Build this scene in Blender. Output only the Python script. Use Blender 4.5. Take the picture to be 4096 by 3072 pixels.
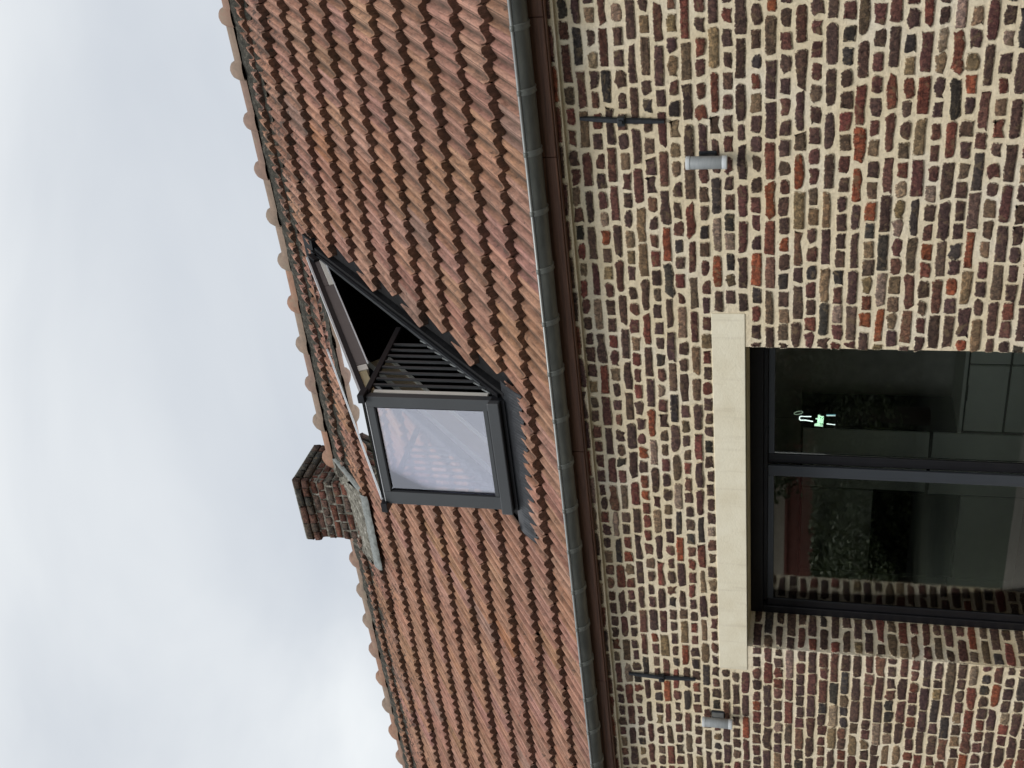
import bpy, math, random
from mathutils import Vector, Matrix
for o in list(bpy.data.objects): bpy.data.objects.remove(o)
SC = bpy.context.scene
COL = SC.collection
rnd = random.Random(7)
R = math.radians

# ------------------------------------------------------------------ camera (phone held sideways: the picture lies on its side)
CAMP = Vector((0, -5.8, 1.65))
RIGHT = Vector((-0.1087, 0.2239, -0.9685))      # image right = down along the wall
UP = Vector((0.8468, 0.5305, 0.0276))           # image up = towards +x
RIGHT.normalize(); UP = (UP - UP.dot(RIGHT) * RIGHT).normalized()
BACK = RIGHT.cross(UP).normalized()
cam = bpy.data.cameras.new('camera'); co = bpy.data.objects.new('camera', cam); COL.objects.link(co)
co.matrix_world = Matrix(((RIGHT.x, UP.x, BACK.x, CAMP.x), (RIGHT.y, UP.y, BACK.y, CAMP.y), (RIGHT.z, UP.z, BACK.z, CAMP.z), (0, 0, 0, 1)))
cam.sensor_width = 36; cam.lens = 36 * 1180 / 1024; cam.clip_end = 500; cam.clip_start = .05
SC.camera = co
def proj(p):
    d = Vector(p) - CAMP; z = -d.dot(BACK)
    if z <= .05: return None
    return (512 + 1180 * d.dot(RIGHT) / z, 384 - 1180 * d.dot(UP) / z, z)

# ------------------------------------------------------------------ sky, sun, exposure
W = bpy.data.worlds.new('World'); SC.world = W; W.use_nodes = True
nt = W.node_tree; nt.nodes.clear()
def N(t, typ, **k):
    n = t.nodes.new(typ)
    for a, b in k.items(): setattr(n, a, b)
    return n
TOSUN = Vector((.10, -.60, .76)).normalized()
sky = N(nt, 'ShaderNodeTexSky', sky_type='NISHITA'); sky.sun_disc = False
sky.sun_elevation = math.asin(TOSUN.z); sky.sun_rotation = math.atan2(TOSUN.x, TOSUN.y)
tc = N(nt, 'ShaderNodeTexCoord'); mp = N(nt, 'ShaderNodeMapping'); mp.inputs['Scale'].default_value = (1, 1, 2.0)
mp.inputs['Location'].default_value = (.35, .2, .4)
n1 = N(nt, 'ShaderNodeTexNoise'); n1.inputs['Scale'].default_value = 1.7; n1.inputs['Detail'].default_value = 6; n1.inputs['Roughness'].default_value = .5; n1.inputs['Distortion'].default_value = .45
cr = N(nt, 'ShaderNodeValToRGB')
e = cr.color_ramp.elements; e[0].position = .30; e[0].color = (4.85, 5.2, 5.7, 1); e[1].position = .72; e[1].color = (7.7, 7.9, 7.95, 1)
m = e.new(.46); m.color = (5.7, 6.0, 6.35, 1)
mx = N(nt, 'ShaderNodeMixRGB'); mx.inputs['Fac'].default_value = .93
bg = N(nt, 'ShaderNodeBackground'); bg.inputs['Strength'].default_value = .1
wo = N(nt, 'ShaderNodeOutputWorld'); L = nt.links.new
L(tc.outputs['Generated'], mp.inputs['Vector']); L(mp.outputs['Vector'], n1.inputs['Vector']); L(n1.outputs['Fac'], cr.inputs['Fac'])
L(sky.outputs['Color'], mx.inputs['Color1']); L(cr.outputs['Color'], mx.inputs['Color2']); L(mx.outputs['Color'], bg.inputs['Color']); L(bg.outputs[0], wo.inputs[0])
sun = bpy.data.lights.new('sun', 'SUN'); sun.energy = 1.5; sun.angle = R(22); sun.color = (1, .96, .9)
so = bpy.data.objects.new('sun', sun); COL.objects.link(so); so.rotation_euler = TOSUN.to_track_quat('Z', 'Y').to_euler()
SC.view_settings.view_transform = 'Standard'; SC.view_settings.look = 'None'; SC.view_settings.gamma = 1
SC.view_settings.use_curve_mapping = False; SC.view_settings.exposure = 0.35
SC.cycles.max_bounces = 8; SC.cycles.transparent_max_bounces = 12

# ------------------------------------------------------------------ materials
def mat(name):
    m = bpy.data.materials.new(name); m.use_nodes = True
    return m, m.node_tree, m.node_tree.nodes['Principled BSDF']
def ramp(t, fac, stops):
    r = N(t, 'ShaderNodeValToRGB'); els = r.color_ramp.elements
    while len(els) < len(stops): els.new(.5)
    for el, (p, c) in zip(els, stops): el.position = p; el.color = (*c, 1) if len(c) == 3 else c
    t.links.new(fac, r.inputs['Fac']); return r.outputs['Color']
def noise(t, scale, detail=4, rough=.55, vec=None, dist=0):
    n = N(t, 'ShaderNodeTexNoise'); n.inputs['Scale'].default_value = scale; n.inputs['Detail'].default_value = detail
    n.inputs['Roughness'].default_value = rough; n.inputs['Distortion'].default_value = dist
    if vec is None: vec = geo(t)
    t.links.new(vec, n.inputs['Vector']); return n.outputs['Fac']
def geo(t): return N(t, 'ShaderNodeNewGeometry').outputs['Position']
def mapping(t, vec, scale=(1, 1, 1), rot=(0, 0, 0)):
    m = N(t, 'ShaderNodeMapping'); m.inputs['Scale'].default_value = scale; m.inputs['Rotation'].default_value = rot
    t.links.new(vec, m.inputs['Vector']); return m.outputs['Vector']
def mix(t, fac, a, b, mode='MIX'):
    m = N(t, 'ShaderNodeMixRGB', blend_type=mode)
    for s, v in (('Fac', fac), ('Color1', a), ('Color2', b)):
        if isinstance(v, (int, float)): m.inputs[s].default_value = v
        elif isinstance(v, tuple): m.inputs[s].default_value = (*v, 1)
        else: t.links.new(v, m.inputs[s])
    return m.outputs['Color']
def mth(t, op, a, b=None, clamp=False):
    m = N(t, 'ShaderNodeMath', operation=op); m.use_clamp = clamp
    for i, v in enumerate((a, b)):
        if v is None: continue
        if isinstance(v, (int, float)): m.inputs[i].default_value = v
        else: t.links.new(v, m.inputs[i])
    return m.outputs[0]
def bump(t, p, h, dist=.004, strength=1.0):
    b = N(t, 'ShaderNodeBump'); b.inputs['Distance'].default_value = dist; b.inputs['Strength'].default_value = strength
    t.links.new(h, b.inputs['Height']); t.links.new(b.outputs[0], p.inputs['Normal'])
def simple(name, col, rough=.6, metal=0, var=.12, scale=8, bmp=0, bs=200, spec=.5):
    m, t, p = mat(name)
    n = noise(t, scale, 5)
    c = ramp(t, n, [(.25, tuple(x * (1 - var) for x in col)), (.75, tuple(min(1, x * (1 + var)) for x in col))])
    t.links.new(c, p.inputs['Base Color']); p.inputs['Roughness'].default_value = rough; p.inputs['Metallic'].default_value = metal
    p.inputs['Specular IOR Level'].default_value = spec
    if bmp: bump(t, p, noise(t, bs, 3), bmp)
    return m
def source(t, kind):
    if kind == 'obj': return N(t, 'ShaderNodeObjectInfo').outputs['Color']
    a = N(t, 'ShaderNodeAttribute'); a.attribute_name = 'Col'; return a.outputs['Color']

MORTAR = (.81, .70, .51)
def mortar_color(t):
    a = noise(t, 2.2, 5, .6); b = noise(t, 60, 4, .7)
    c = ramp(t, a, [(.3, (.75, .63, .43)), (.5, MORTAR), (.72, (.83, .755, .62))])
    c2 = ramp(t, b, [(.3, (.80, .79, .77)), (.55, (1, 1, 1)), (.8, (1.04, 1.03, 1.0))])
    return mix(t, 1.0, c, c2, 'MULTIPLY')
def make_mortar():
    m, t, p = mat('lime_mortar')
    t.links.new(mortar_color(t), p.inputs['Base Color']); p.inputs['Roughness'].default_value = .95; p.inputs['Specular IOR Level'].default_value = .15
    h = mth(t, 'ADD', noise(t, 150, 4, .7), mth(t, 'MULTIPLY', noise(t, 22, 4), 2.2))
    bump(t, p, h, .006, .9); return m
def make_brick(kind, sooty=False):
    m, t, p = mat('fired_brick_' + ('single' if kind == 'obj' else 'joined') + ('_sooty' if sooty else ''))
    src = source(t, kind)
    f = noise(t, 48, 6, .75, dist=.6); g = noise(t, 20, 4, .6, dist=1.0); k = noise(t, 240, 3, .7)
    v = ramp(t, f, [(.33, (.30, .28, .27)), (.5, (.98, .98, .98)), (.67, (2.3, 2.15, 1.9))])
    c = mix(t, 1.0, src, v, 'MULTIPLY')
    spots = ramp(t, g, [(.56, (0, 0, 0)), (.66, (1, 1, 1))])
    c = mix(t, mth(t, 'MULTIPLY', spots, .6), c, (.21, .15, .085))
    pits = ramp(t, k, [(.34, (.22, .20, .2)), (.46, (1, 1, 1))])
    c = mix(t, .9, c, pits, 'MULTIPLY')
    light = ramp(t, noise(t, 330, 2, .6), [(.70, (0, 0, 0)), (.78, (1, 1, 1))])
    c = mix(t, mth(t, 'MULTIPLY', light, .45), c, (.42, .37, .30))
    uv = N(t, 'ShaderNodeUVMap').outputs['UV']; sx = N(t, 'ShaderNodeSeparateXYZ'); t.links.new(uv, sx.inputs[0])
    if not sooty:
        edge = mth(t, 'ADD', sx.outputs['X'], mth(t, 'MULTIPLY', mth(t, 'SUBTRACT', noise(t, 110, 4, .75), .5), 3.0))
        sm = ramp(t, edge, [(.05, (1, 1, 1)), (.25, (0, 0, 0))])
        c = mix(t, mth(t, 'MULTIPLY', sm, .9), c, mortar_color(t))
    else:
        s = ramp(t, noise(t, 9, 5, .65), [(.38, (1, 1, 1)), (.62, (.45, .45, .42))])
        c = mix(t, 1.0, c, s, 'MULTIPLY')
    t.links.new(c, p.inputs['Base Color']); p.inputs['Roughness'].default_value = .85; p.inputs['Specular IOR Level'].default_value = .25
    h = mth(t, 'ADD', mth(t, 'MULTIPLY', f, 1.6), mth(t, 'ADD', k, mth(t, 'MULTIPLY', g, 1.5)))
    bump(t, p, h, .006, .8); return m
def make_tile(kind):
    m, t, p = mat('terracotta_' + ('single' if kind == 'obj' else 'joined'))
    src = source(t, kind); pos = geo(t)
    st = mapping(t, pos, (95, 7, 7)); s1 = noise(t, 1, 5, .65, st)            # streaks running down the slope
    v = ramp(t, s1, [(.3, (.50, .48, .46)), (.5, (.98, .98, .98)), (.72, (1.4, 1.38, 1.34))])
    c = mix(t, 1.0, src, v, 'MULTIPLY')
    grime = ramp(t, noise(t, 22, 6, .75), [(.50, (0, 0, 0)), (.66, (1, 1, 1))])
    c = mix(t, mth(t, 'MULTIPLY', grime, .55), c, (.14, .10, .075))
    uv = N(t, 'ShaderNodeUVMap').outputs['UV']; sx = N(t, 'ShaderNodeSeparateXYZ'); t.links.new(uv, sx.inputs[0])
    # dirt plus painted-in shade: troughs and left-facing flanks (UV.x), front lip (UV.y)
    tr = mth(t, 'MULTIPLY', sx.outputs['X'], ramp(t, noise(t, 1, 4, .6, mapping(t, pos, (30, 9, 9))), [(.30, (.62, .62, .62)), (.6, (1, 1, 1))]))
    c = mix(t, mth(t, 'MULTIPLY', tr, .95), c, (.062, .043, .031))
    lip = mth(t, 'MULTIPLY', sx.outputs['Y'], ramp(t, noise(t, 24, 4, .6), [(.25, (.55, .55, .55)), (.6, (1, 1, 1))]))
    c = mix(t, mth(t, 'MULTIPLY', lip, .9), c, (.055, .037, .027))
    sz = N(t, 'ShaderNodeSeparateXYZ'); t.links.new(pos, sz.inputs[0])
    up = mth(t, 'MULTIPLY', mth(t, 'SUBTRACT', sz.outputs['Z'], 5.25), .85, True)
    lich = ramp(t, mth(t, 'ADD', noise(t, 14, 6, .7), mth(t, 'MULTIPLY', up, .17)), [(.60, (0, 0, 0)), (.70, (1, 1, 1))])
    c = mix(t, mth(t, 'MULTIPLY', lich, .8), c, (.045, .043, .037))
    ol = ramp(t, noise(t, 38, 4, .75), [(.66, (0, 0, 0)), (.72, (1, 1, 1))])
    c = mix(t, mth(t, 'MULTIPLY', ol, .5), c, (.25, .19, .07))
    t.links.new(c, p.inputs['Base Color']); p.inputs['Roughness'].default_value = .8; p.inputs['Specular IOR Level'].default_value = .3
    h = mth(t, 'ADD', noise(t, 90, 5, .7), mth(t, 'MULTIPLY', s1, 1.5)); bump(t, p, h, .004, .8); return m
M = {}
M['mortar'] = make_mortar()
M['brick'] = make_brick('obj'); M['brickj'] = make_brick('attr'); M['sooty'] = make_brick('obj', True)
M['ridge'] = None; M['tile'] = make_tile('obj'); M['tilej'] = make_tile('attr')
def ridge_mat():
    m, t, p = mat('pale_terracotta'); src = source(t, 'obj')
    c = mix(t, 1.0, src, ramp(t, noise(t, 14, 5, .6), [(.3, (.72, .75, .75)), (.7, (1.15, 1.12, 1.1))]), 'MULTIPLY')
    c = mix(t, ramp(t, noise(t, 7, 5, .65), [(.55, (0, 0, 0)), (.70, (.7, .7, .7))]), c, (.19, .17, .12))
    t.links.new(c, p.inputs['Base Color']); p.inputs['Roughness'].default_value = .75; bump(t, p, noise(t, 60, 4), .003, .6); return m
M['ridge'] = ridge_mat()
M['render'] = simple('cream_render', (.78, .725, .575), .95, 0, .075, 6, .003, 90, .15)
def lintel_mat():
    m, t, p = mat('stained_cream_render'); pos = geo(t)
    c = ramp(t, noise(t, 5, 6, .65), [(.3, (.72, .655, .50)), (.6, (.79, .735, .585)), (.8, (.82, .775, .64))])
    run = ramp(t, noise(t, 1, 5, .6, mapping(t, pos, (26, 26, 2.2))), [(.56, (0, 0, 0)), (.72, (1, 1, 1))])
    c = mix(t, mth(t, 'MULTIPLY', run, .28), c, (.47, .41, .31))
    fl = ramp(t, noise(t, 75, 5, .75), [(.66, (0, 0, 0)), (.72, (1, 1, 1))]); c = mix(t, mth(t, 'MULTIPLY', fl, .35), c, (.42, .37, .28))
    t.links.new(c, p.inputs['Base Color']); p.inputs['Roughness'].default_value = .95; p.inputs['Specular IOR Level'].default_value = .15
    bump(t, p, mth(t, 'ADD', noise(t, 90, 4), noise(t, 9, 3)), .003, .7); return m
M['render'] = lintel_mat()
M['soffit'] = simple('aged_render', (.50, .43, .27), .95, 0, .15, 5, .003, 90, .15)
M['black'] = simple('black_lacquered_aluminium', (.008, .008, .010), .45, 0, .25, 6, spec=.3)
M['anthracite'] = simple('anthracite_aluminium', (.052, .056, .060), .42, .0, .08, 5)
M['flash'] = simple('dark_lead_flashing', (.012, .012, .013), .65, .0, .35, 20, .003, 60, .2)
M['pleat'] = simple('pleated_grey_flashing', (.028, .030, .034), .4, .2, .3, 20, .002, 60)
M['trim'] = simple('pale_aluminium_trim', (.62, .64, .66), .35, .1, .05, 5)
M['brown'] = simple('brown_grey_sash_lining', (.14, .12, .115), .6, 0, .1, 6)
M['iron'] = simple('blackened_iron', (.022, .026, .032), .55, .3, .4, 40, .002, 120)
M['lead'] = simple('weathered_lead', (.21, .225, .215), .6, .2, .35, 25, .006, 25)
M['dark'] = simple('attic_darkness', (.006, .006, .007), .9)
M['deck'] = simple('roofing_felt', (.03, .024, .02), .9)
M['cement'] = None
def cement():
    m, t, p = mat('lichened_cement')
    c = ramp(t, noise(t, 16, 7, .75), [(.34, (.045, .042, .034)), (.46, (.17, .16, .13)), (.58, (.30, .285, .24)), (.66, (.66, .65, .60))])
    t.links.new(c, p.inputs['Base Color']); p.inputs['Roughness'].default_value = .95
    bump(t, p, mth(t, 'ADD', noise(t, 60, 6, .75), mth(t, 'MULTIPLY', noise(t, 12, 3), 2)), .02, .9); return m
M['cement'] = cement()
def dark_mortar():
    m, t, p = mat('mossy_bedding_mortar')
    c = ramp(t, noise(t, 30, 6, .75), [(.35, (.018, .017, .014)), (.55, (.07, .065, .05)), (.72, (.26, .24, .2))])
    t.links.new(c, p.inputs['Base Color']); p.inputs['Roughness'].default_value = .95; bump(t, p, noise(t, 45, 6, .8), .025, 1); return m
M['bed'] = dark_mortar()
def zinc():
    m, t, p = mat('weathered_zinc')
    c = ramp(t, noise(t, 1, 5, .6, mapping(t, geo(t), (4, 14, 14))), [(.28, (.07, .073, .066)), (.5, (.108, .112, .102)), (.72, (.16, .162, .145))])
    t.links.new(c, p.inputs['Base Color']); p.inputs['Roughness'].default_value = .45; p.inputs['Metallic'].default_value = .2
    bump(t, p, noise(t, 18, 3), .003, .4); return m
M['zinc'] = zinc()
M['bracket'] = simple('dull_galvanised_bracket', (.17, .178, .165), .45, .2, .1, 12)
M['galv'] = simple('bright_galvanised_edge', (.30, .315, .31), .4, .4, .12, 12)
def wood(name, a, b, scale=(2, 60, 60)):
    m, t, p = mat(name)
    g = noise(t, 1, 6, .65, mapping(t, geo(t), scale), .6)
    c = ramp(t, g, [(.3, a), (.62, b), (.78, tuple(min(1, x * 1.9) for x in b))])
    t.links.new(c, p.inputs['Base Color']); p.inputs['Roughness'].default_value = .6; bump(t, p, g, .003, .6); return m
M['fascia'] = wood('stained_brown_board', (.07, .030, .019), (.19, .088, .053))
M['lining'] = wood('pale_pine_lining', (.32, .235, .14), (.42, .32, .21), (8, 8, 3))
M['white'] = simple('white_painted_board', (.72, .70, .64), .7, 0, .06, 6)
def lamp_grey():
    m, t, p = mat('brushed_grey_metal')
    c = ramp(t, noise(t, 1, 4, .6, mapping(t, geo(t), (12, 12, 60))), [(.3, (.27, .29, .30)), (.7, (.36, .38, .39))])
    t.links.new(c, p.inputs['Base Color']); p.inputs['Roughness'].default_value = .5; p.inputs['Metallic'].default_value = .15; return m
M['lamp'] = lamp_grey()
M['frost'] = simple('frosted_glass', (.62, .65, .67), .3, 0, .04)
def glass(name, refl, tint, col=(1, 1, 1), mul=1.5):
    m, t, p = mat(name); t.nodes.remove(p); out = t.nodes['Material Output']
    gl = N(t, 'ShaderNodeBsdfGlossy'); gl.inputs['Roughness'].default_value = .012; gl.inputs['Color'].default_value = (*col, 1)
    tr = N(t, 'ShaderNodeBsdfTransparent'); tr.inputs['Color'].default_value = (*tint, 1)
    fr = N(t, 'ShaderNodeFresnel'); fr.inputs['IOR'].default_value = 1.5
    f = mth(t, 'ADD', mth(t, 'MULTIPLY', fr.outputs[0], mul), refl, True)
    ms = N(t, 'ShaderNodeMixShader'); t.links.new(f, ms.inputs[0]); t.links.new(tr.outputs[0], ms.inputs[1]); t.links.new(gl.outputs[0], ms.inputs[2])
    t.links.new(ms.outputs[0], out.inputs[0])
    t.nodes.remove(t.nodes['Principled BSDF']) if 'Principled BSDF' in t.nodes else None
    return m
M['pane'] = glass('dark_window_glass', .01, (.93, .95, .93), mul=1.15)
M['skyglass'] = glass('coated_roof_glass', .20, (1, 1, 1.0), (.92, .92, 1.0))
M['clearglass'] = glass('clear_sash_glass', .35, (.93, .96, .96))
def emit(name, c, s):
    m, t, p = mat(name); p.inputs['Base Color'].default_value = (*c, 1); p.inputs['Emission Color'].default_value = (*c, 1); p.inputs['Emission Strength'].default_value = s
    return m
M['neonw'] = emit('white_neon', (.85, 1, .97), 1.3); M['neong'] = emit('mint_neon', (.62, .95, .70), .85); M['neonb'] = emit('teal_neon', (.20, .45, .50), .5)
M['neondim'] = emit('dim_green_neon', (.42, .58, .42), .5)
M['cab'] = simple('grey_green_cabinet', (.70, .73, .66), .5, 0, .05)
M['room'] = simple('dim_room_plaster', (.78, .75, .70), .9)
M['ground'] = simple('grey_gravel', (.15, .135, .115), .95, 0, .35, 40, .02, 80)
M['lawn'] = simple('garden_lawn', (.022, .030, .014), .95, 0, .5, 3, .02, 60)
M['redwall'] = simple('red_garden_brick', (.17, .055, .04), .9, 0, .3, 6)
M['beige'] = simple('beige_render', (.42, .36, .28), .9, 0, .08, 3)
def leafmat():
    m, t, p = mat('dark_green_leaf')
    c = ramp(t, noise(t, 3, 3), [(.3, (.022, .035, .012)), (.7, (.085, .11, .035))]); t.links.new(c, p.inputs['Base Color']); p.inputs['Roughness'].default_value = .6; return m
M['hedgecore'] = simple('hedge_shade', (.012, .016, .008), .95)
M['leaf'] = leafmat(); M['bark'] = simple('grey_bark', (.09, .07, .05), .9, 0, .3, 20, .01, 30)

# ------------------------------------------------------------------ object helpers
def empty(name, loc=(0, 0, 0), parent=None):
    o = bpy.data.objects.new(name, None); COL.objects.link(o); o.location = loc; o.empty_display_size = .1
    if parent is not None: o.parent = parent
    return o
def tag(o, label=None, cat=None, group=None, kind=None):
    for k, v in (('label', label), ('category', cat), ('group', group), ('kind', kind)):
        if v: o[k] = v
    return o
class MB:
    def __init__(s): s.v = []; s.f = []; s.uv = None; s.col = None; s.sm = []
    def add(s, vs, fs, smooth=False):
        b = len(s.v); s.v += [tuple(x) for x in vs]; s.f += [tuple(b + i for i in f) for f in fs]; s.sm += [smooth] * len(fs)
    def box(s, x0, x1, y0, y1, z0, z1):
        s.add([(x, y, z) for z in (z0, z1) for y in (y0, y1) for x in (x0, x1)], [(0, 2, 3, 1), (4, 5, 7, 6), (0, 1, 5, 4), (2, 6, 7, 3), (0, 4, 6, 2), (1, 3, 7, 5)])
    def hexa(s, p):   # 8 points: bottom 4 (ccw), top 4
        s.add(p, [(3, 2, 1, 0), (4, 5, 6, 7), (0, 1, 5, 4), (1, 2, 6, 5), (2, 3, 7, 6), (3, 0, 4, 7)])
    def tube(s, pts, r, n=8, cap=True):
        pts = [Vector(p) for p in pts]; rr = r if isinstance(r, (list, tuple)) else [r] * len(pts); vs = []
        for i, p in enumerate(pts):
            d = (pts[min(i + 1, len(pts) - 1)] - pts[max(i - 1, 0)]).normalized()
            a = d.cross(Vector((0, 0, 1)));
            if a.length < .05: a = d.cross(Vector((0, 1, 0)))
            a.normalize(); b = d.cross(a)
            for k in range(n):
                t = 2 * math.pi * k / n; vs.append(p + rr[i] * (math.cos(t) * a + math.sin(t) * b))
        fs = [(i * n + k, i * n + (k + 1) % n, (i + 1) * n + (k + 1) % n, (i + 1) * n + k) for i in range(len(pts) - 1) for k in range(n)]
        s.add(vs, fs, True)
        if cap:
            b = len(s.v) - len(vs); s.f.append(tuple(b + k for k in range(n))[::-1]); s.f.append(tuple(b + (len(pts) - 1) * n + k for k in range(n))); s.sm += [False, False]
    def mesh(s, name, m):
        me = bpy.data.meshes.new(name); me.from_pydata(s.v, [], s.f)
        me.materials.append(M[m] if isinstance(m, str) else m)
        me.polygons.foreach_set('use_smooth', s.sm)
        if s.uv:
            l = me.uv_layers.new(name='UVMap'); flat = []
            for p in me.polygons:
                for vi in p.vertices: flat += list(s.uv[vi])
            l.data.foreach_set('uv', flat)
        if s.col:
            a = me.color_attributes.new('Col', 'FLOAT_COLOR', 'POINT'); flat = []
            for c in s.col: flat += [*c, 1]
            a.data.foreach_set('color', flat)
        me.update(); return me
    def obj(s, name, m, parent=None, bevel=0):
        o = bpy.data.objects.new(name, s.mesh(name, m)); COL.objects.link(o)
        if parent is not None: o.parent = parent
        if bevel:
            b = o.modifiers.new('Bevel', 'BEVEL'); b.width = bevel; b.segments = 2; b.limit_method = 'ANGLE'
        return o
def box(name, m, b, parent=None, bevel=0):
    k = MB(); k.box(*b); return k.obj(name, m, parent, bevel)

# ================================================================== THE HOUSE
house = tag(empty('brick_house', (-3, 0, 0)), 'old brick farmhouse with clay pantile roof, zinc gutter and open roof window', 'house')
HI = Matrix.Translation((3, 0, 0))     # inverse of the house empty's own offset
def hpart(mb, name, m, bevel=0):
    o = mb.obj(name, m, None, bevel); o.parent = house; o.matrix_parent_inverse = HI; return o
def sub(mb, name, m, parent, bevel=0):
    return mb.obj(name, m, parent, bevel)

# ---- wall body --------------------------------------------------------------
XL, XR = -14.5, 1.6
WX0, WX1, WZ0, WZ1 = -5.69, -3.40, 0.12, 2.025         # window opening
DEP = .36
w = MB()
w.box(XL, WX0, 0, .42, -.3, 3.02); w.box(WX1, XR, 0, .42, -.3, 3.02)
w.box(WX0, WX1, 0, .42, WZ1, 3.02); w.box(WX0, WX1, 0, .42, -.3, WZ0)
wall = hpart(w, 'wall', 'mortar')
# ---- bricks -----------------------------------------------------------------
PAL = [((.078, .046, .040), 25), ((.092, .054, .045), 20), ((.115, .052, .043), 19), ((.160, .056, .041), 10), ((.23, .070, .036), 3),
       ((.205, .140, .085), 8), ((.058, .048, .044), 5), ((.125, .084, .060), 8), ((.26, .185, .14), 3), ((.042, .034, .030), 2), ((.16, .080, .060), 4)]
def pick():
    c = rnd.choices([p[0] for p in PAL], [p[1] for p in PAL])[0]; k = rnd.uniform(.78, 1.2)
    return (c[0] * k, c[1] * k * rnd.uniform(.93, 1.07), c[2] * k * rnd.uniform(.9, 1.1))
def brick_shape(L, H, r, chip=.12):
    """ragged outline with a raised, rounded face, lying in x,z and standing proud towards -y"""
    hx, hz = L / 2, H / 2; c = min(hx, hz) * random.Random(str(r)).choice((.16, .22, .34, .5)); nx = 3 if L > .15 else 2
    pts = []
    def side(a, b, n):
        for i in range(n): pts.append([a[0] + (b[0] - a[0]) * i / n, a[1] + (b[1] - a[1]) * i / n])
    side((-hx + c, -hz), (hx - c, -hz), nx); side((hx - c, -hz), (hx, -hz + c), 1); side((hx, -hz + c), (hx, hz - c), 1); side((hx, hz - c), (hx - c, hz), 1)
    side((hx - c, hz), (-hx + c, hz), nx); side((-hx + c, hz), (-hx, hz - c), 1); side((-hx, hz - c), (-hx, -hz + c), 1); side((-hx, -hz + c), (-hx + c, -hz), 1)
    rr = random.Random(r); ra = rr.choice((.0018, .0022, .003, .0055))
    for p in pts:
        p[0] += rr.gauss(0, ra * 1.2); p[1] += rr.gauss(0, ra * .8)
    for q in range(4):                                   # knocked or mortared-over corners
        if rr.random() < chip:
            cx, cz = ((-hx, -hz), (hx, -hz), (hx, hz), (-hx, hz))[q]; k = rr.uniform(.010, .022)
            for p in pts:
                d = math.hypot(p[0] - cx, p[1] - cz)
                if d < k * 1.5: p[0] -= math.copysign(k * .45, cx); p[1] -= math.copysign(k * .35, cz)
    n = len(pts); sc = 1 - .011 / hx, 1 - .011 / hz; inner = [(p[0] * sc[0] + rr.gauss(0, .0015), p[1] * sc[1] + rr.gauss(0, .0015)) for p in pts]
    t = [rr.gauss(0, .0012) for _ in inner]
    v = [(p[0], .012, p[1]) for p in pts] + [(p[0], 0, p[1]) for p in pts] + [(p[0], -.0032 + t[i], p[1]) for i, p in enumerate(inner)]
    f = [(i, n + i, n + (i + 1) % n, (i + 1) % n)[::-1] for i in range(n)] + [(n + i, 2 * n + i, 2 * n + (i + 1) % n, n + (i + 1) % n)[::-1] for i in range(n)] + [tuple(range(2 * n, 3 * n))]
    uv = [(0, 0)] * (2 * n) + [(1, 0)] * n; sm = [False] * n + [True] * n + [True]
    return v, f, uv, sm
shapes = {}
def shape(L, H, chip):
    Lq = round(L / .006) * .006; Hq = round(H / .003) * .003; k = (Lq, Hq, rnd.randrange(6 if L > .15 else 9))
    if k not in shapes:
        v, f, uv, sm = brick_shape(Lq, Hq, hash((int(Lq * 1e4), int(Hq * 1e4), k[2])), chip); mb = MB(); mb.v = v; mb.f = f; mb.uv = uv; mb.sm = sm; shapes[k] = [mb, {}]
    return shapes[k]
def course_z(k): return 2.972 - .0669 * k if k <= 14 else 2.0354 - .0713 * (k - 14)
def course_p(k): return .0669 if k <= 14 else .0713
bricks = []      # (x, y, z, L, H, rotz, tilt, facing)
LINT = (-5.905, -3.188, 2.025, 2.21)
def free(a, b, z, h):
    """clip a brick to what the window and the lintel leave free"""
    if z + h > LINT[2] + .01 and z - h < LINT[3] - .01:
        if b > LINT[0] - .008 and a < LINT[1] + .008:
            if a < LINT[0] - .05: b = LINT[0] - .012
            elif b > LINT[1] + .05: a = LINT[1] + .012
            else: return None
    if z - h < WZ1 - .005 and z + h > WZ0:
        if b > WX0 and a < WX1:
            if a < WX0 - .015: b = WX0 + .002
            elif b > WX1 + .015: a = WX1 - .002
            else: return None
    return (a, b) if b - a > .022 else None
K = 0
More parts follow.
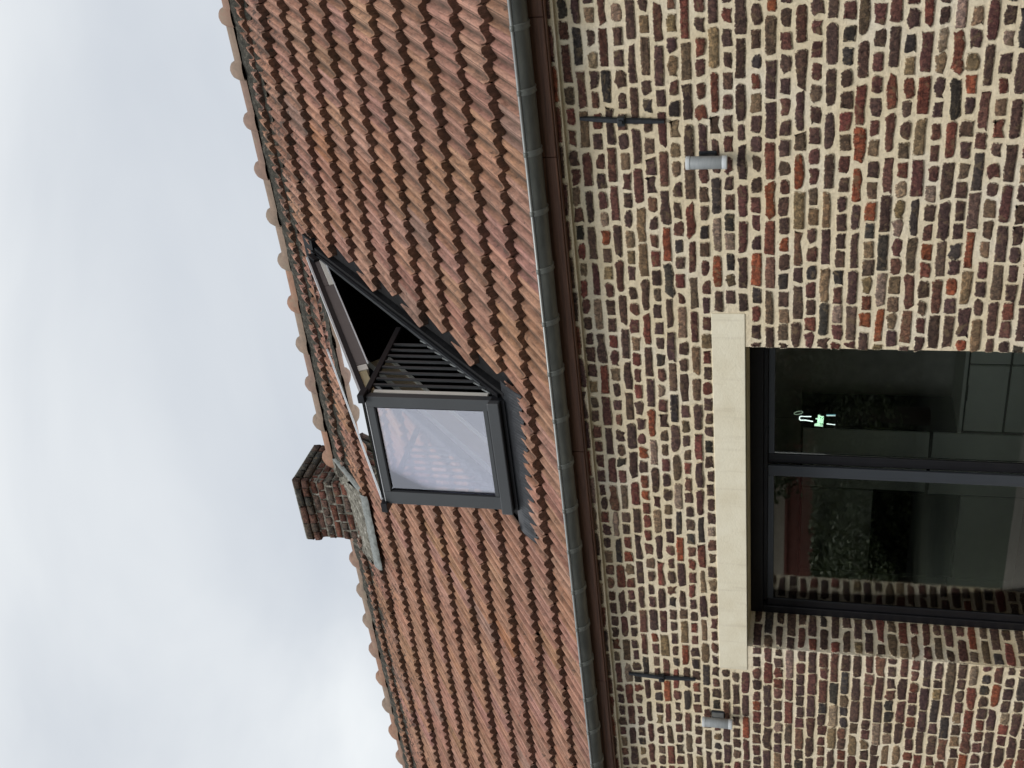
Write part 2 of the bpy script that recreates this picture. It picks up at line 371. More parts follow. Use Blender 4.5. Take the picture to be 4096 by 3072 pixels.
while course_z(K) > -.1:
    z = course_z(K); p = course_p(K); S = (K % 2 == 0)
    off = (0 if (K // 2) % 2 else .107) if S else .054
    x = XL + off + rnd.uniform(-.03, .03); amp = rnd.uniform(0, .004); ph = rnd.uniform(0, 6)
    while x < XR - .25:
        left = x < WX0 - .2 and z < 2.05
        side_right = x > WX1 and z < 2.0
        jt = .0055 if left else (.011 if side_right and x < -2.6 else .0195)
        header = (not S and rnd.random() > .05) or (S and rnd.random() < (.05 if not left else .12))
        pit = (.1085 if header else .2145)
        if left: pit -= .003
        L = pit - jt + rnd.gauss(0, .0045); H = p - (.0165 if left else .0190) + rnd.gauss(0, .0026 if left else .0040)
        if rnd.random() < .03: L *= rnd.uniform(.7, .95)
        if WZ0 < z < WZ1 and x < WX0 - .03 and WX0 - .07 < x + L < WX0 + .02: L = WX0 - x
        q = free(x, x + L, z, H / 2)
        if q:
            a, b = q; zz = z + amp * math.sin(x * 1.3 + ph) + rnd.gauss(0, .0014)
            y = -.003 + rnd.gauss(0, .0015)
            if K == 0: y -= .040
            bricks.append(((a + b) / 2, y, zz, b - a, H, 0, rnd.gauss(0, .0055)))
        x += L + jt + rnd.gauss(0, .0025)
    # reveal bricks on the left jamb, facing +x
    if z < WZ1 - .03 and z > WZ0:
        segs = [(.012, .115), (.13, .338)] if S else [(.012, .215), (.232, .338)]
        for a, b in segs:
            a += rnd.gauss(0, .004); b += rnd.gauss(0, .004)
            bricks.append((WX0 + .0025, (a + b) / 2, z + rnd.gauss(0, .002), b - a, p - .018 + rnd.gauss(0, .003), 1, 0))
        for a, b in segs:
            bricks.append((WX1 - .0025, (a + b) / 2, z, b - a, p - .018, -1, 0))
    K += 1
# corbelled mortar steps behind the two top courses
cb = MB(); cb.box(XL, XR, -.038, -.0005, 2.94, 3.00)
sub(cb, 'corbel', 'mortar', wall)
def area(b):
    pr = proj(b[:3])
    if pr is None or not (-8 < pr[0] < 1032 and -8 < pr[1] < 776): return -1
    vis = 1.0 if b[5] == 0 else (.45 if b[5] == 1 else 0)
    return b[3] * b[4] / pr[2] ** 2 * (abs((Vector(b[:3]) - CAMP).normalized().dot(Vector((0, 1, 0)) if b[5] == 0 else Vector((1, 0, 0))))) * (1 if vis else 0)
order = sorted(range(len(bricks)), key=lambda i: -area(bricks[i])); single = set(order[:300])
joined = MB(); joined.uv = []; joined.col = []
for i, b in enumerate(bricks):
    mb, cache = shape(b[3], b[4], .13)
    Mx = Matrix.Translation(b[:3]) @ Matrix.Rotation({0: 0, 1: R(90), -1: R(-90)}[b[5]], 4, 'Z') @ Matrix.Rotation(b[6], 4, 'Y')
    c = pick()
    if i in single:
        if 'm' not in cache: cache['m'] = mb.mesh('brick', 'brick')
        o = bpy.data.objects.new('brick', cache['m']); COL.objects.link(o); o.parent = wall; o.matrix_local = Mx; o.color = (*c, 1)
    else:
        base = len(joined.v); joined.v += [tuple(Mx @ Vector(v)) for v in mb.v]; joined.f += [tuple(base + k for k in f) for f in mb.f]
        joined.sm += mb.sm; joined.uv += mb.uv; joined.col += [c] * len(mb.v)
tag(joined.obj('small_bricks', 'brickj', wall), kind='stuff')
# ---- lintel and soffit -------------------------------------------------------
k = MB(); k.box(LINT[0], LINT[1], -.006, .05, LINT[2], LINT[3]); hpart(k, 'lintel', 'render', .004)
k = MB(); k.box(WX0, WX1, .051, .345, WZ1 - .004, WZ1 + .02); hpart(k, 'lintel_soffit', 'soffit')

# ---- the big window ----------------------------------------------------------
FY0, FY1 = .345, .415
k = MB(); k.box(WX0 + .001, WX1 - .001, FY1, FY1 + .03, WZ1 - .075, WZ1 - .006)
window = hpart(k, 'window', 'black')
def bar(name, x0, x1, z0, z1, y0=FY0, y1=FY1, m='black', b=.004):
    q = MB(); q.box(x0, x1, y0, y1, z0, z1); return sub(q, name, m, window, b)
bar('head_frame', WX0 + .002, WX1 - .002, WZ1 - .085, WZ1 - .005, .335, .413)
bar('head_track', WX0 + .10, WX1 - .004, WZ1 - .112, WZ1 - .0855, .352, .41)
bar('jamb_frame', WX0 + .002, WX0 + .062, WZ0, WZ1 - .086, .335, .414)
bar('jamb_frame', WX1 - .06, WX1 - .002, WZ0, WZ1 - .086, .335, .414)
bar('sill_frame', WX0 + .0625, WX1 - .0605, WZ0, WZ0 + .05, .335, .414)
# sliding left leaf, set forward; right leaf behind it
M['leafgrey'] = simple('slate_grey_lacquer', (.035, .040, .048), .4, 0, .1, 5)
bar('leaf_stile', -4.545, -4.465, WZ0 + .051, WZ1 - .113, .350, .372, 'leafgrey')
bar('leaf_rail', WX0 + .12, -4.5455, WZ1 - .152, WZ1 - .1125, .350, .372, 'leafgrey')
bar('leaf_stile', WX0 + .063, WX0 + .119, WZ0 + .051, WZ1 - .113, .350, .372)
bar('meeting_stile', -4.464, -4.395, WZ0 + .051, WZ1 - .113, .378, .41, 'black')
bar('leaf_rail', -4.394, WX1 - .061, WZ1 - .152, WZ1 - .1125, .378, .408, 'leafgrey')
q = MB(); q.box(WX0 + .1195, -4.546, .359, .365, WZ0 + .0515, WZ1 - .1525); sub(q, 'pane', 'pane', window)
q = MB(); q.box(-4.3945, WX1 - .0615, .389, .395, WZ0 + .0515, WZ1 - .1525); sub(q, 'pane', 'pane', window)

# ---- room behind the window ---------------------------------------------------
k = MB(); k.box(-10.6, -10.5, .43, 4.6, -.6, 2.7); k.box(-2.5, -2.4, .43, 4.6, -.6, 2.7); k.box(-10.5, -2.5, 4.5, 4.6, -.6, 2.7)
k.box(-10.5, -2.5, .43, 4.5, 2.6, 2.7); k.box(-10.5, -2.5, .43, 4.5, -.65, -.6)
hpart(k, 'room_shell', 'room')
kit = tag(empty('kitchen_cabinets', (-7, 3.5, -.6)), 'grey green fitted kitchen cabinets seen dimly through the big window', 'kitchen cabinets')
def kpart(name, m, b, bv=.003):
    q = MB(); q.box(b[0] + 7, b[1] + 7, b[2] - 3.5, b[3] - 3.5, b[4] + .6, b[5] + .6); return q.obj(name, m, kit, bv)
kpart('cabinet_carcass', 'black', (-9.3, -4.2, 3.53, 4.1, -.6, .36)); kpart('cabinet_carcass', 'black', (-9.3, -6.3, 3.53, 4.1, .3605, 1.75))
kpart('counter_top', 'cab', (-6.29, -4.15, 3.48, 4.1, .3605, .39))
for x in (-6.28, -5.58, -4.88):
    for z0, z1 in ((.02, .34), (-.55, .0)):
        d = kpart('drawer_front', 'cab', (x, x + .68, 3.505, 3.529, z0, z1))
for x0, x1, z0, z1 in ((-9.28, -8.02, .36, 1.73), (-6.98, -6.32, .62, 1.73), (-8.0, -7.0, 1.08, 1.73), (-9.28, -8.02, -.55, .34), (-7.0, -6.32, -.55, .59), (-8.0, -7.02, -.55, .30)):
    kpart('door_front', 'cab', (x0, x1, 3.505, 3.529, z0, z1))
kpart('oven', 'black', (-7.98, -7.02, 3.50, 3.5295, .33, 1.05))
for x, z in ((-6.95, .60), (-8.1, 1.06), (-5.95, .35), (-5.25, .01), (-7.5, 1.06)):
    kpart('handle', 'black', (x, x + .16, 3.49, 3.5045, z - .012, z + .02))

# ---- neon bottle sign hanging behind the right pane -----------------------------
neon = tag(empty('neon_sign', (-4.2, .5, 1.6)), 'small lit neon sign of a green bottle with a mint name across it', 'neon sign')
def npart(name, m, pts, r):
    q = MB(); q.tube([(x + 4.2, 0 + dy, z - 1.6) for x, z, dy in pts], r, 6); return q.obj(name, m, neon)
ring = [(-4.161 + .013 * math.cos(a) * .8 - .008 * math.sin(a), 1.735 + .026 * math.sin(a) + .003 * math.cos(a), 0) for a in [i * math.pi / 9 for i in range(19)]]
npart('cap_ring', 'neondim', ring, .0016)
npart('bottle_neck', 'neonw', [(-4.186, 1.657, 0), (-4.187, 1.69, 0), (-4.186, 1.72, 0), (-4.192, 1.727, 0), (-4.208, 1.728, 0), (-4.215, 1.722, 0), (-4.214, 1.69, 0), (-4.222, 1.646, 0)], .0032)
npart('bottle_side', 'neonb', [(-4.170, 1.566, 0), (-4.168, 1.512, 0)], .0045)
npart('bottle_side', 'neonw', [(-4.236, 1.563, 0), (-4.241, 1.512, 0)], .0024)
npart('bottle_side', 'neonw', [(-4.1755, 1.566, 0), (-4.1735, 1.512, 0)], .0018)
fc = bpy.data.curves.new('sign_lettering', 'FONT'); fc.body = 'Perrier'; fc.size = 1; fc.extrude = .03; fc.offset = .04; fc.space_character = .86
fc.materials.append(M['neong'])
fo_ = bpy.data.objects.new('tmp', fc); fo = bpy.data.objects.new('sign_lettering', bpy.data.meshes.new_from_object(fo_)); bpy.data.objects.remove(fo_); COL.objects.link(fo); fo.parent = neon
fo.matrix_local = Matrix.Translation((-.049, -.012, -.012)) @ Matrix.Rotation(R(90), 4, 'X') @ Matrix.Rotation(R(-3), 4, 'Z') @ Matrix.Diagonal((.0335, .068, .1, 1))
npart('bottle_base', 'black', [(-4.205, 1.50, .004), (-4.205, 1.495, .004)], .03)
npart('hanging_wire', 'black', [(-4.2, 1.728, 0), (-4.2, 1.95, 0)], .0008)

# ---- roof ----------------------------------------------------------------------
Z0 = 3.103 + .09
S2 = math.sqrt(.5)
def RP(x, y, h=0.): return Vector((x, y - h * S2, Z0 + y + h * S2))    # y measured along the slope's plan
BASE = -.046
SKX0, SKX1, SKY0, SKY1 = -4.97, -4.00, .30, 2.50    # hole for the roof window
RY = 3.05
k = MB()
def slab(x0, x1, y0, y1, h0, h1):
    p = [RP(x0, y0, h0), RP(x1, y0, h0), RP(x1, y1, h0), RP(x0, y1, h0), RP(x0, y0, h1), RP(x1, y0, h1), RP(x1, y1, h1), RP(x0, y1, h1)]
    k.hexa(p)
slab(XL, SKX0, -.12, RY, -.12, -.075); slab(SKX1, XR, -.12, RY, -.12, -.075); slab(SKX0, SKX1, -.12, SKY0, -.12, -.075); slab(SKX0, SKX1, SKY1, RY, -.12, -.075)
zr = Z0 + RY - .09
k.add([(XL, RY, zr), (XR, RY, zr), (XR, 6.3, zr - 3.25), (XL, 6.3, zr - 3.25), (XL, RY, zr - .05), (XR, RY, zr - .05), (XR, 6.3, zr - 3.3), (XL, 6.3, zr - 3.3)], [(0, 1, 2, 3), (7, 6, 5, 4), (0, 4, 5, 1), (2, 6, 7, 3)])
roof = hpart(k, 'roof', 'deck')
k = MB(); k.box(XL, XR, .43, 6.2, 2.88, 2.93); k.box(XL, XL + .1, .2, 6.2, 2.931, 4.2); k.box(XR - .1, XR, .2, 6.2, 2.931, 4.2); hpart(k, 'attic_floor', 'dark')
WT = .205
PROF = [(0, .003, 1), (.018, .003, 1), (.034, .030, 0), (.10, .036, 0), (.18, .034, 0), (.225, .028, .5), (.25, .021, 1), (.275, .026, .1), (.305, .019, 1), (.345, .009, .9), (.385, .005, 1), (.425, .008, .5), (.455, .019, 0), (.50, .036, 0), (.54, .038, 0), (.585, .032, 1), (.605, .035, .1), (.68, .026, .75), (.76, .017, .7), (.83, .009, 1), (.885, .005, 1), (.925, .008, .7), (.95, .018, 0), (.965, .036, 0), (.98, .037, 0)]
def tile_mesh(g, seed, matname, wear=0):
    rr = random.Random(seed); mb = MB(); mb.uv = []; n = len(PROF); STEP = .058
    def H(v): return STEP * (1 - v / g)
    def P(u, v, h): return (-u * WT, v * S2 - h * S2, v * S2 + h * S2)      # local: x runs to the left, v up the slope
    jit = [rr.gauss(0, .0022) for _ in PROF]
    top0 = [P(u, jit[i] - (.003 if rr.random() < wear else 0), p + H(0)) for i, (u, p, d) in enumerate(PROF)]
    topb = [P(u, .012 + jit[i], p + H(0) + .0005) for i, (u, p, d) in enumerate(PROF)]
    top1 = [P(u, g + .035, p + H(g + .035)) for u, p, d in PROF]
    edge = [P(u, jit[i] - .001, p + H(0) - .006) for i, (u, p, d) in enumerate(PROF)]
    bot = [P(u, .004, max(-.004, p - .012)) for i, (u, p, d) in enumerate(PROF)]
    v = [(a[0], a[1], a[2]) for a in topb] + top1; f = [(i, i + 1, n + i + 1, n + i)[::-1] for i in range(n - 1)]
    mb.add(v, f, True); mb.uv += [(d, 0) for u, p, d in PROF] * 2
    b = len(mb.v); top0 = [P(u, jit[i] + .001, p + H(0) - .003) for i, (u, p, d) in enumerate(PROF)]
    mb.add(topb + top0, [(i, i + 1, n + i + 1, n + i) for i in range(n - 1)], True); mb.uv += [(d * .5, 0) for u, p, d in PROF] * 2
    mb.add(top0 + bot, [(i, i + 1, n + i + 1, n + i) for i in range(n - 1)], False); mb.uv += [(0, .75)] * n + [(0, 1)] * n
    # upstanding interlocking edge on the left, seen as a thin rim
    q = [topb[-1], P(.98, g, PROF[-1][1] + H(g)), P(.98, g, 0 + H(g)), P(.98, .01, .0)]
    mb.add(q, [(0, 1, 2, 3)]); mb.uv += [(0, 0)] * 2 + [(0, 1)] * 2
    return mb
FR = [-.11, .21, .535, .89, 1.24, 1.60, 1.985, 2.365, 2.757, 3.17, 3.62, 4.06, 4.45]     # lower edge of each row, metres up the slope
TC = [(.42, .222, .150), (.44, .235, .165), (.39, .205, .140), (.45, .245, .175), (.37, .195, .138), (.41, .222, .160)]
def tcol():
    c = rnd.choice(TC); s = rnd.uniform(.84, .98); q = (c[0] * s, c[1] * s * rnd.uniform(.95, 1.06), c[2] * s * rnd.uniform(.9, 1.1))
    if rnd.random() < .006: q = (.42 * s, .20 * s, .11 * s)
    if rnd.random() < .04: q = (.33 * s, .20 * s, .155 * s)
    return q
tiles = []
for r in range(len(FR) - 1):
    g = FR[r + 1] - FR[r]; x = 1.25 + (WT / 2 if r % 2 else 0) + .035; y = FR[r] * S2; 
    while x > XL + .25:
        lo, hi = x - WT, x
        my = y + g * .35
        blocked = (hi > -5.04 and lo < -3.955 and y + g * S2 > .40 and y < 2.44)
        if r == 1 and hi > -5.1 and lo < -3.9: blocked = False
        ch = (hi > -7.36 and lo < -6.62 and y > 2.60)
        if not blocked and not ch: tiles.append((x, y, r, g))
        x -= WT + rnd.gauss(0, .0006)
meshes = {}
def tscore(t):
    pr = proj(RP(t[0] - .1, t[1] + t[3] * .35, 0))
    if pr is None or not (-10 < pr[0] < 1034 and -10 < pr[1] < 778): return -1
    return t[3] / pr[2] ** 2 * abs((RP(t[0], t[1]) - CAMP).normalized().dot(Vector((0, -S2, S2))) + .25)
order = sorted(range(len(tiles)), key=lambda i: -tscore(tiles[i])); tsingle = set(order[:300])
jt = MB(); jt.uv = []; jt.col = []
for i, (x, y, r, g) in enumerate(tiles):
    key = (r, rnd.randrange(4))
    if key not in meshes: meshes[key] = [tile_mesh(g, key[0] * 7 + key[1], 'tile'), None]
    mb = meshes[key][0]
    old = r >= 9
    slip = rnd.uniform(.010, .032) if rnd.random() < .05 else abs(rnd.gauss(0, .003))
    y -= slip * S2
    Mx = Matrix.Translation(RP(x, y, BASE + rnd.gauss(0, .0025 + .002 * old))) @ Matrix.Rotation(rnd.gauss(0, .009 + .008 * old), 4, Vector((0, -S2, S2))) @ Matrix.Rotation(rnd.gauss(0, .006), 4, 'X')
    c = tcol()
    if i in tsingle:
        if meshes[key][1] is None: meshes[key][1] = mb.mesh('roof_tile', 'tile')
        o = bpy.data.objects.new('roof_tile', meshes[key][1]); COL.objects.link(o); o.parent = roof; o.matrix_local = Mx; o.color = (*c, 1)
    else:
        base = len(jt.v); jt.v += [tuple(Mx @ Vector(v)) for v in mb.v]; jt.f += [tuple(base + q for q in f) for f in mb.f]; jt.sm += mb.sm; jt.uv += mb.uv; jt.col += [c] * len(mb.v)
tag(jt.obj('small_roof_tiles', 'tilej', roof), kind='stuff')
# ridge: bedding mortar and half-round ridge tiles with a swollen socket
def ridge_ok(x0, x1): return not (x1 > -7.42 and x0 < -6.76)
RC = Vector((0, 3.06, 6.236)); RR = .098
def ridgemesh(L):
    mb = MB(); n = 10; vs = []; st = [(0, .92, 1), (-.03, .92, 1), (-L + .135, .90, 1), (-L + .128, 1.05, 1), (-L + .112, 1.34, 1), (-L + .088, 1.50, 1), (-L + .058, 1.58, 1), (-L + .028, 1.52, 1), (-L + .004, 1.40, 1), (-L - .012, 1.06, 1), (-L - .016, .86, 1)]
    return st, n
for side in (0,):
    x = 1.3; idx = 0; rmesh = None
    rm = MB(); st, n = ridgemesh(.437); vs = []
    for (dx, s, _) in st:
        for kk in range(n + 1):
            a = math.pi * (-.02 + 1.04 * kk / n); lift = max(0, math.sin(a))
            sc = 1 + (s - 1) * (lift ** 1.5); vs.append((dx, -math.cos(a) * RR * (1 + (s - 1) * .35), math.sin(a) * RR * sc))
    rm.add(vs, [(i * (n + 1) + kk, i * (n + 1) + kk + 1, (i + 1) * (n + 1) + kk + 1, (i + 1) * (n + 1) + kk)[::-1] for i in range(len(st) - 1) for kk in range(n)], True)
    rm.uv = [(.15, 0)] * len(rm.v); rme = rm.mesh('ridge_tile', 'ridge')
    x = -2.275 + .437 * 9 + .03
    while x > XL:
        if ridge_ok(x - .437, x):
            o = bpy.data.objects.new('ridge_tile', rme); COL.objects.link(o); o.parent = roof
            wob = .012 * math.sin(x * 1.9) + rnd.gauss(0, .003)
            o.matrix_local = Matrix.Translation((x, RC.y, RC.z + wob - (.018 if x < -7 else 0))) @ Matrix.Rotation(rnd.gauss(0, .008), 4, 'Y')
            c = rnd.choice([(.27, .165, .12), (.24, .155, .12), (.25, .18, .135), (.29, .16, .105)]); o.color = (*c, 1)
        x -= .437
bd = MB(); nseg = 190; vs = []
for i in range(nseg + 1):
    x = XL + (XR - XL) * i / nseg
    a, b = rnd.uniform(-.02, .02), rnd.uniform(-.016, .016)
    vs += [RP(x, RY - .045 + a * .3, .045 + b * .4), RP(x, RY - .10 + a, .038 + b), RP(x, RY - .215 + a * 1.2, -.02)]
bd.add(vs, [(i * 3 + j, i * 3 + j + 1, i * 3 + j + 4, i * 3 + j + 3)[::-1] for i in range(nseg) for j in range(2)], True)
sub(bd, 'ridge_bedding', 'bed', roof)

# ---- gutter ---------------------------------------------------------------------
GY, GZ, GR = -.174, 3.103, .066
g = MB(); n = 14; vs = []; stn = 34
for i in range(stn + 1):
    x = XL + (XR - XL) * i / stn
    for kk in range(n + 1):
        a = math.pi + math.pi * kk / n; vs.append((x, GY + GR * math.cos(a), GZ + GR * math.sin(a)))
    for kk in range(n + 1):
        a = 2 * math.pi - math.pi * kk / n; vs.append((x, GY + (GR - .002) * math.cos(a), GZ + (GR - .002) * math.sin(a) + .0005))
w2 = 2 * (n + 1)
g.add(vs, [(i * w2 + kk, i * w2 + (kk + 1) % w2, (i + 1) * w2 + (kk + 1) % w2, (i + 1) * w2 + kk) for i in range(stn) for kk in range(w2)], True)
gut = hpart(g, 'gutter', 'zinc')
g = MB(); g.tube([(XL, GY - GR - .002, GZ + .002), (XR, GY - GR - .002, GZ + .002)], .0085, 10); sub(g, 'rolled_bead', 'galv', gut)
def ringmesh():
    g = MB(); vs = []
    prof = [(-.017, .0005), (-.013, .0075), (-.005, .0045), (.005, .0045), (.013, .0075), (.017, .0005)]
    for kk in range(n + 1):
        a = math.pi + math.pi * kk / n
        for dx, dr in prof: vs.append((dx, (GR + dr) * math.cos(a), (GR + dr) * math.sin(a)))
    m6 = len(prof); g.add(vs, [(kk * m6 + j, kk * m6 + j + 1, (kk + 1) * m6 + j + 1, (kk + 1) * m6 + j)[::-1] for kk in range(n) for j in range(m6 - 1)], True)
    g.tube([(-.013, -GR - .002, .002), (.013, -GR - .002, .002)], .0115, 10)
    return g.mesh('gutter_bracket', 'bracket')
rmesh = ringmesh(); x = -1.502 + .327 * 9
while x > XL:
    o = bpy.data.objects.new('gutter_bracket', rmesh); COL.objects.link(o); o.parent = gut; o.location = (x + rnd.gauss(0, .006), GY, GZ); x -= .327
# a thin overlap joint and a paper patch on the underside
for xj in (-4.22, 1.0, -9.4):
    g = MB(); vs = []
    for kk in range(n + 1):
        a = math.pi + math.pi * kk / n
        for dx in (-.004, .0): vs.append((xj + dx, GY + (GR + .0016) * math.cos(a), GZ + (GR + .0016) * math.sin(a)))
    g.add(vs, [(kk * 2, kk * 2 + 1, kk * 2 + 3, kk * 2 + 2) for kk in range(n)], True); sub(g, 'joint_seam', 'zinc', gut)

# ---- timber eaves -----------------------------------------------------------------
e = MB(); e.box(XL, XR, -.086, -.0402, 2.9795, 3.07); eaves = hpart(e, 'eaves_box', 'fascia')
xs = [XR, -.2, -1.497, -2.222, -4.1, -6.031, -7.9, -9.6, -11.3, -13, XL]
for a, b in zip(xs[:-1], xs[1:]):
    e = MB(); e.box(b + .0015, a - .0015, -.100 + rnd.uniform(-.001, .001), -.0865, 2.9785, 3.072); sub(e, 'fascia_board', 'fascia', eaves, .004)
    e = MB(); e.box(b + .001, a - .001, -.0855, -.0465, 2.970, 2.9783); sub(e, 'cover_strip', 'fascia', eaves, .002)

# ---- chimney ------------------------------------------------------------------------
CX0, CX1, CY0, CY1 = -7.46, -6.74, 2.87, 3.44
c = MB(); c.box(CX0 + .008, CX1 - .008, CY0 + .008, CY1 - .008, 5.6, 6.655); chim = hpart(c, 'chimney', 'cement')
cz = 6.635; row = 0
CP = [(.17, .075, .058), (.14, .08, .066), (.20, .08, .058), (.13, .088, .074), (.11, .09, .08)]
cm = {}
def cbrick(L, H, D, key):
    key = (round(L, 2), round(H, 3), round(D, 2), rnd.randrange(4))
    if key not in cm:
        rr = random.Random(str(key)); L, H, D = key[:3]; mb = MB(); vs = []
        xs_ = [-.5, -.46, 0, .46, .5]; zs_ = [-.5, -.38, .38, .5]; n1, n2 = 5, 4
        for j, zz in enumerate(zs_):
            for i, xx in enumerate(xs_):
                edge = (i in (0, 4)) or (j in (0, 3))
                vs.append((xx * L + rr.gauss(0, .0055), (.007 if edge else -.004) + rr.gauss(0, .0022), zz * H + rr.gauss(0, .0045)))
        back = [(x_, D, z_) for (x_, y_, z_) in vs]
        f = [(j * n1 + i, j * n1 + i + 1, (j + 1) * n1 + i + 1, (j + 1) * n1 + i) for j in range(n2 - 1) for i in range(n1 - 1)]
        loop = [0, 1, 2, 3, 4, 9, 14, 19, 18, 17, 16, 15, 10, 5]; N0 = len(vs)
        f += [(loop[q], N0 + loop[q], N0 + loop[(q + 1) % 14], loop[(q + 1) % 14]) for q in range(14)]
        mb.add(vs + back, f, True); mb.sm = [True] * 12 + [False] * 14; mb.uv = [(1, 0)] * len(mb.v); cm[key] = mb.mesh('brick', 'sooty')
    return cm[key]
while cz > 5.62:
    out = .028 if row == 0 else (.024 if row == 1 else rnd.uniform(-.005, .005)); H = .062 if row > 1 else .070
    for face in range(3):
        if face == 0: a0, a1 = CX0 - out, CX1 + out
        else: a0, a1 = CY0 - out + .06, CY1 + out
        t = a0; step = .112 if (row + face) % 2 else .222; first = True
        while t < a1 - .03:
            L = min(step * (.5 if first and row % 4 > 1 else 1), a1 - t); first = False
            if a1 - t - L < .04: L = a1 - t
            LL = L - (.020 if row > 1 else .010); me = cbrick(LL, H, .05, 0); o = bpy.data.objects.new('brick', me)
            mid = t + L / 2; jz = rnd.gauss(0, .002)
            if face == 0: Mx = Matrix.Translation((mid, CY0 - out, cz + jz))
            elif face == 1: Mx = Matrix.Translation((CX1 + out, mid, cz + jz)) @ Matrix.Rotation(R(90), 4, 'Z')
            else: Mx = Matrix.Translation((CX0 - out, mid, cz + jz)) @ Matrix.Rotation(R(-90), 4, 'Z')
            if cz > Z0 + (mid if face else CY0) - .12 or face == 0 and cz > 5.95:
                COL.objects.link(o); o.parent = chim; o.matrix_local = Mx; q = rnd.choice(CP); s = rnd.uniform(.75, 1.2) * (.85 if row < 2 else 1); q = (q[0] * (.85 if row < 2 else 1), q[1], q[2]); o.color = (q[0] * s, q[1] * s, q[2] * s, 1)
            t += L
    cz -= .0815 if row > 0 else .080; row += 1
# cement cap on top, sloped fillets round the foot, lead apron
c = MB(); c.box(CX0 - .02, CX1 + .02, CY0 - .02, CY1 + .02, 6.6555, 6.685); sub(c, 'mortar_cap', 'cement', chim, .01)
def rough_strip(name, m, rows, seg, amp, parent):
    """rows: list of (x0..x1 polyline points); each row is (P_start, P_end)"""
    s = MB(); vs = []; nr = len(rows)
    for j, (a, b) in enumerate(rows):
        for i in range(seg + 1):
            p = Vector(a).lerp(Vector(b), i / seg); k_ = amp if 0 < j else amp * .7; vs.append(p + Vector((rnd.gauss(0, k_ * .3), rnd.gauss(0, k_ * .4), rnd.gauss(0, k_ * .5))))
    s.add(vs, [(j * (seg + 1) + i, j * (seg + 1) + i + 1, (j + 1) * (seg + 1) + i + 1, (j + 1) * (seg + 1) + i) for j in range(nr - 1) for i in range(seg)], True)
    return sub(s, name, m, parent)
zc = Z0
rough_strip('cement_fillet', 'cement', [((CX0 - .03, CY0 + .0, 6.075), (CX1 + .02, CY0 + .0, 6.14)), ((CX0 - .03, CY0 - .05, 6.04), (CX1 + .05, CY0 - .05, 6.08)), (RP(CX0 - .05, 2.76, .05), RP(CX1 + .10, 2.74, .055)), (RP(CX0 - .06, 2.60, .055), RP(CX1 + .14, 2.58, .06)), (RP(CX0 - .06, 2.58, -.06), RP(CX1 + .14, 2.56, -.06))][::-1], 26, .010, chim)
rough_strip('cement_fillet', 'cement', [((CX1 - .01, CY0 - .02, 6.15), (CX1 - .01, 3.32, 6.52)), ((CX1 + .05, CY0 - .05, 6.08), (CX1 + .07, 3.28, 6.42)), ((CX1 + .14, CY0 - .12, 5.99), (CX1 + .20, 3.20, 6.30)), (RP(CX1 + .17, 2.66, .03), RP(CX1 + .24, 3.06, .04)), (RP(CX1 + .17, 2.66, -.06), RP(CX1 + .24, 3.06, -.06))], 18, .010, chim)
rough_strip('cement_fillet', 'cement', [(RP(CX0 - .10, 2.66, -.05), RP(CX0 - .12, 3.06, -.05)), (RP(CX0 - .10, 2.66, .05), RP(CX0 - .12, 3.06, .05)), ((CX0 + .01, CY0 - .02, 6.07), (CX0 + .01, 3.3, 6.36))], 12, .008, chim)
rough_strip('lead_apron', 'lead', [(RP(CX0 - .07, 2.605, .062), RP(CX1 + .13, 2.585, .066)), (RP(CX0 - .06, 2.56, .055), RP(CX1 + .14, 2.555, .06)), (RP(CX0 - .05, 2.53, .052), RP(CX1 + .15, 2.525, .05)), (RP(CX0 - .05, 2.52, .03), RP(CX1 + .15, 2.515, .03))][::-1], 22, .006, chim)
rough_strip('lead_apron', 'lead', [(RP(CX1 + .14, 2.60, .06), RP(CX1 + .235, 3.02, .07)), (RP(CX1 + .17, 2.60, .058), RP(CX1 + .245, 2.98, .06)), (RP(CX1 + .18, 2.60, .03), RP(CX1 + .25, 2.98, .03))], 10, .005, chim)

# ---- the roof window (balcony type, upper sash lifted, lower sash upright) -----------
XN, XF = -4.035, -4.927
def rslab(mb, x0, x1, y0, y1, h0, h1):
    mb.hexa([RP(x0, y0, h0), RP(x1, y0, h0), RP(x1, y1, h0), RP(x0, y1, h0), RP(x0, y0, h1), RP(x1, y0, h1), RP(x1, y1, h1), RP(x0, y1, h1)])
k = MB(); rslab(k, XN - .012, XN + .03, .40, 2.46, -.16, .045); rslab(k, XF - .03, XF + .012, .40, 2.46, -.03, .045); rslab(k, XF - .03, XN + .03, 2.461, 2.52, -.16, .06)
rslab(k, XF - .03, XN + .03, .36, .3995, -.10, .02)
rw = hpart(k, 'roof_window', 'black')
def wp(name, m, fn, bevel=.002):
    q = MB(); fn(q); return sub(q, name, m, rw, bevel)
wp('side_flashing', 'flash', lambda q: rslab(q, XN + .031, -3.86, .33, 2.50, -.035, -.022), 0)
wp('side_flashing', 'flash', lambda q: rslab(q, XN + .0305, XN + .055, .36, 2.5, -.021, .03))
wp('side_flashing', 'flash', lambda q: rslab(q, -5.10, XF - .031, .33, 2.50, -.035, -.022), 0)
wp('head_flashing', 'flash', lambda q: rslab(q, XF - .10, XN + .11, 2.521, 2.66, -.02, .035))
wp('frame_rail', 'anthracite', lambda q: rslab(q, XN - .010, XN + .012, .55, 2.45, .046, .054))
wp('head_hood', 'black', lambda q: rslab(q, XF - .02, XN + .02, 2.40, 2.50, .062, .105))
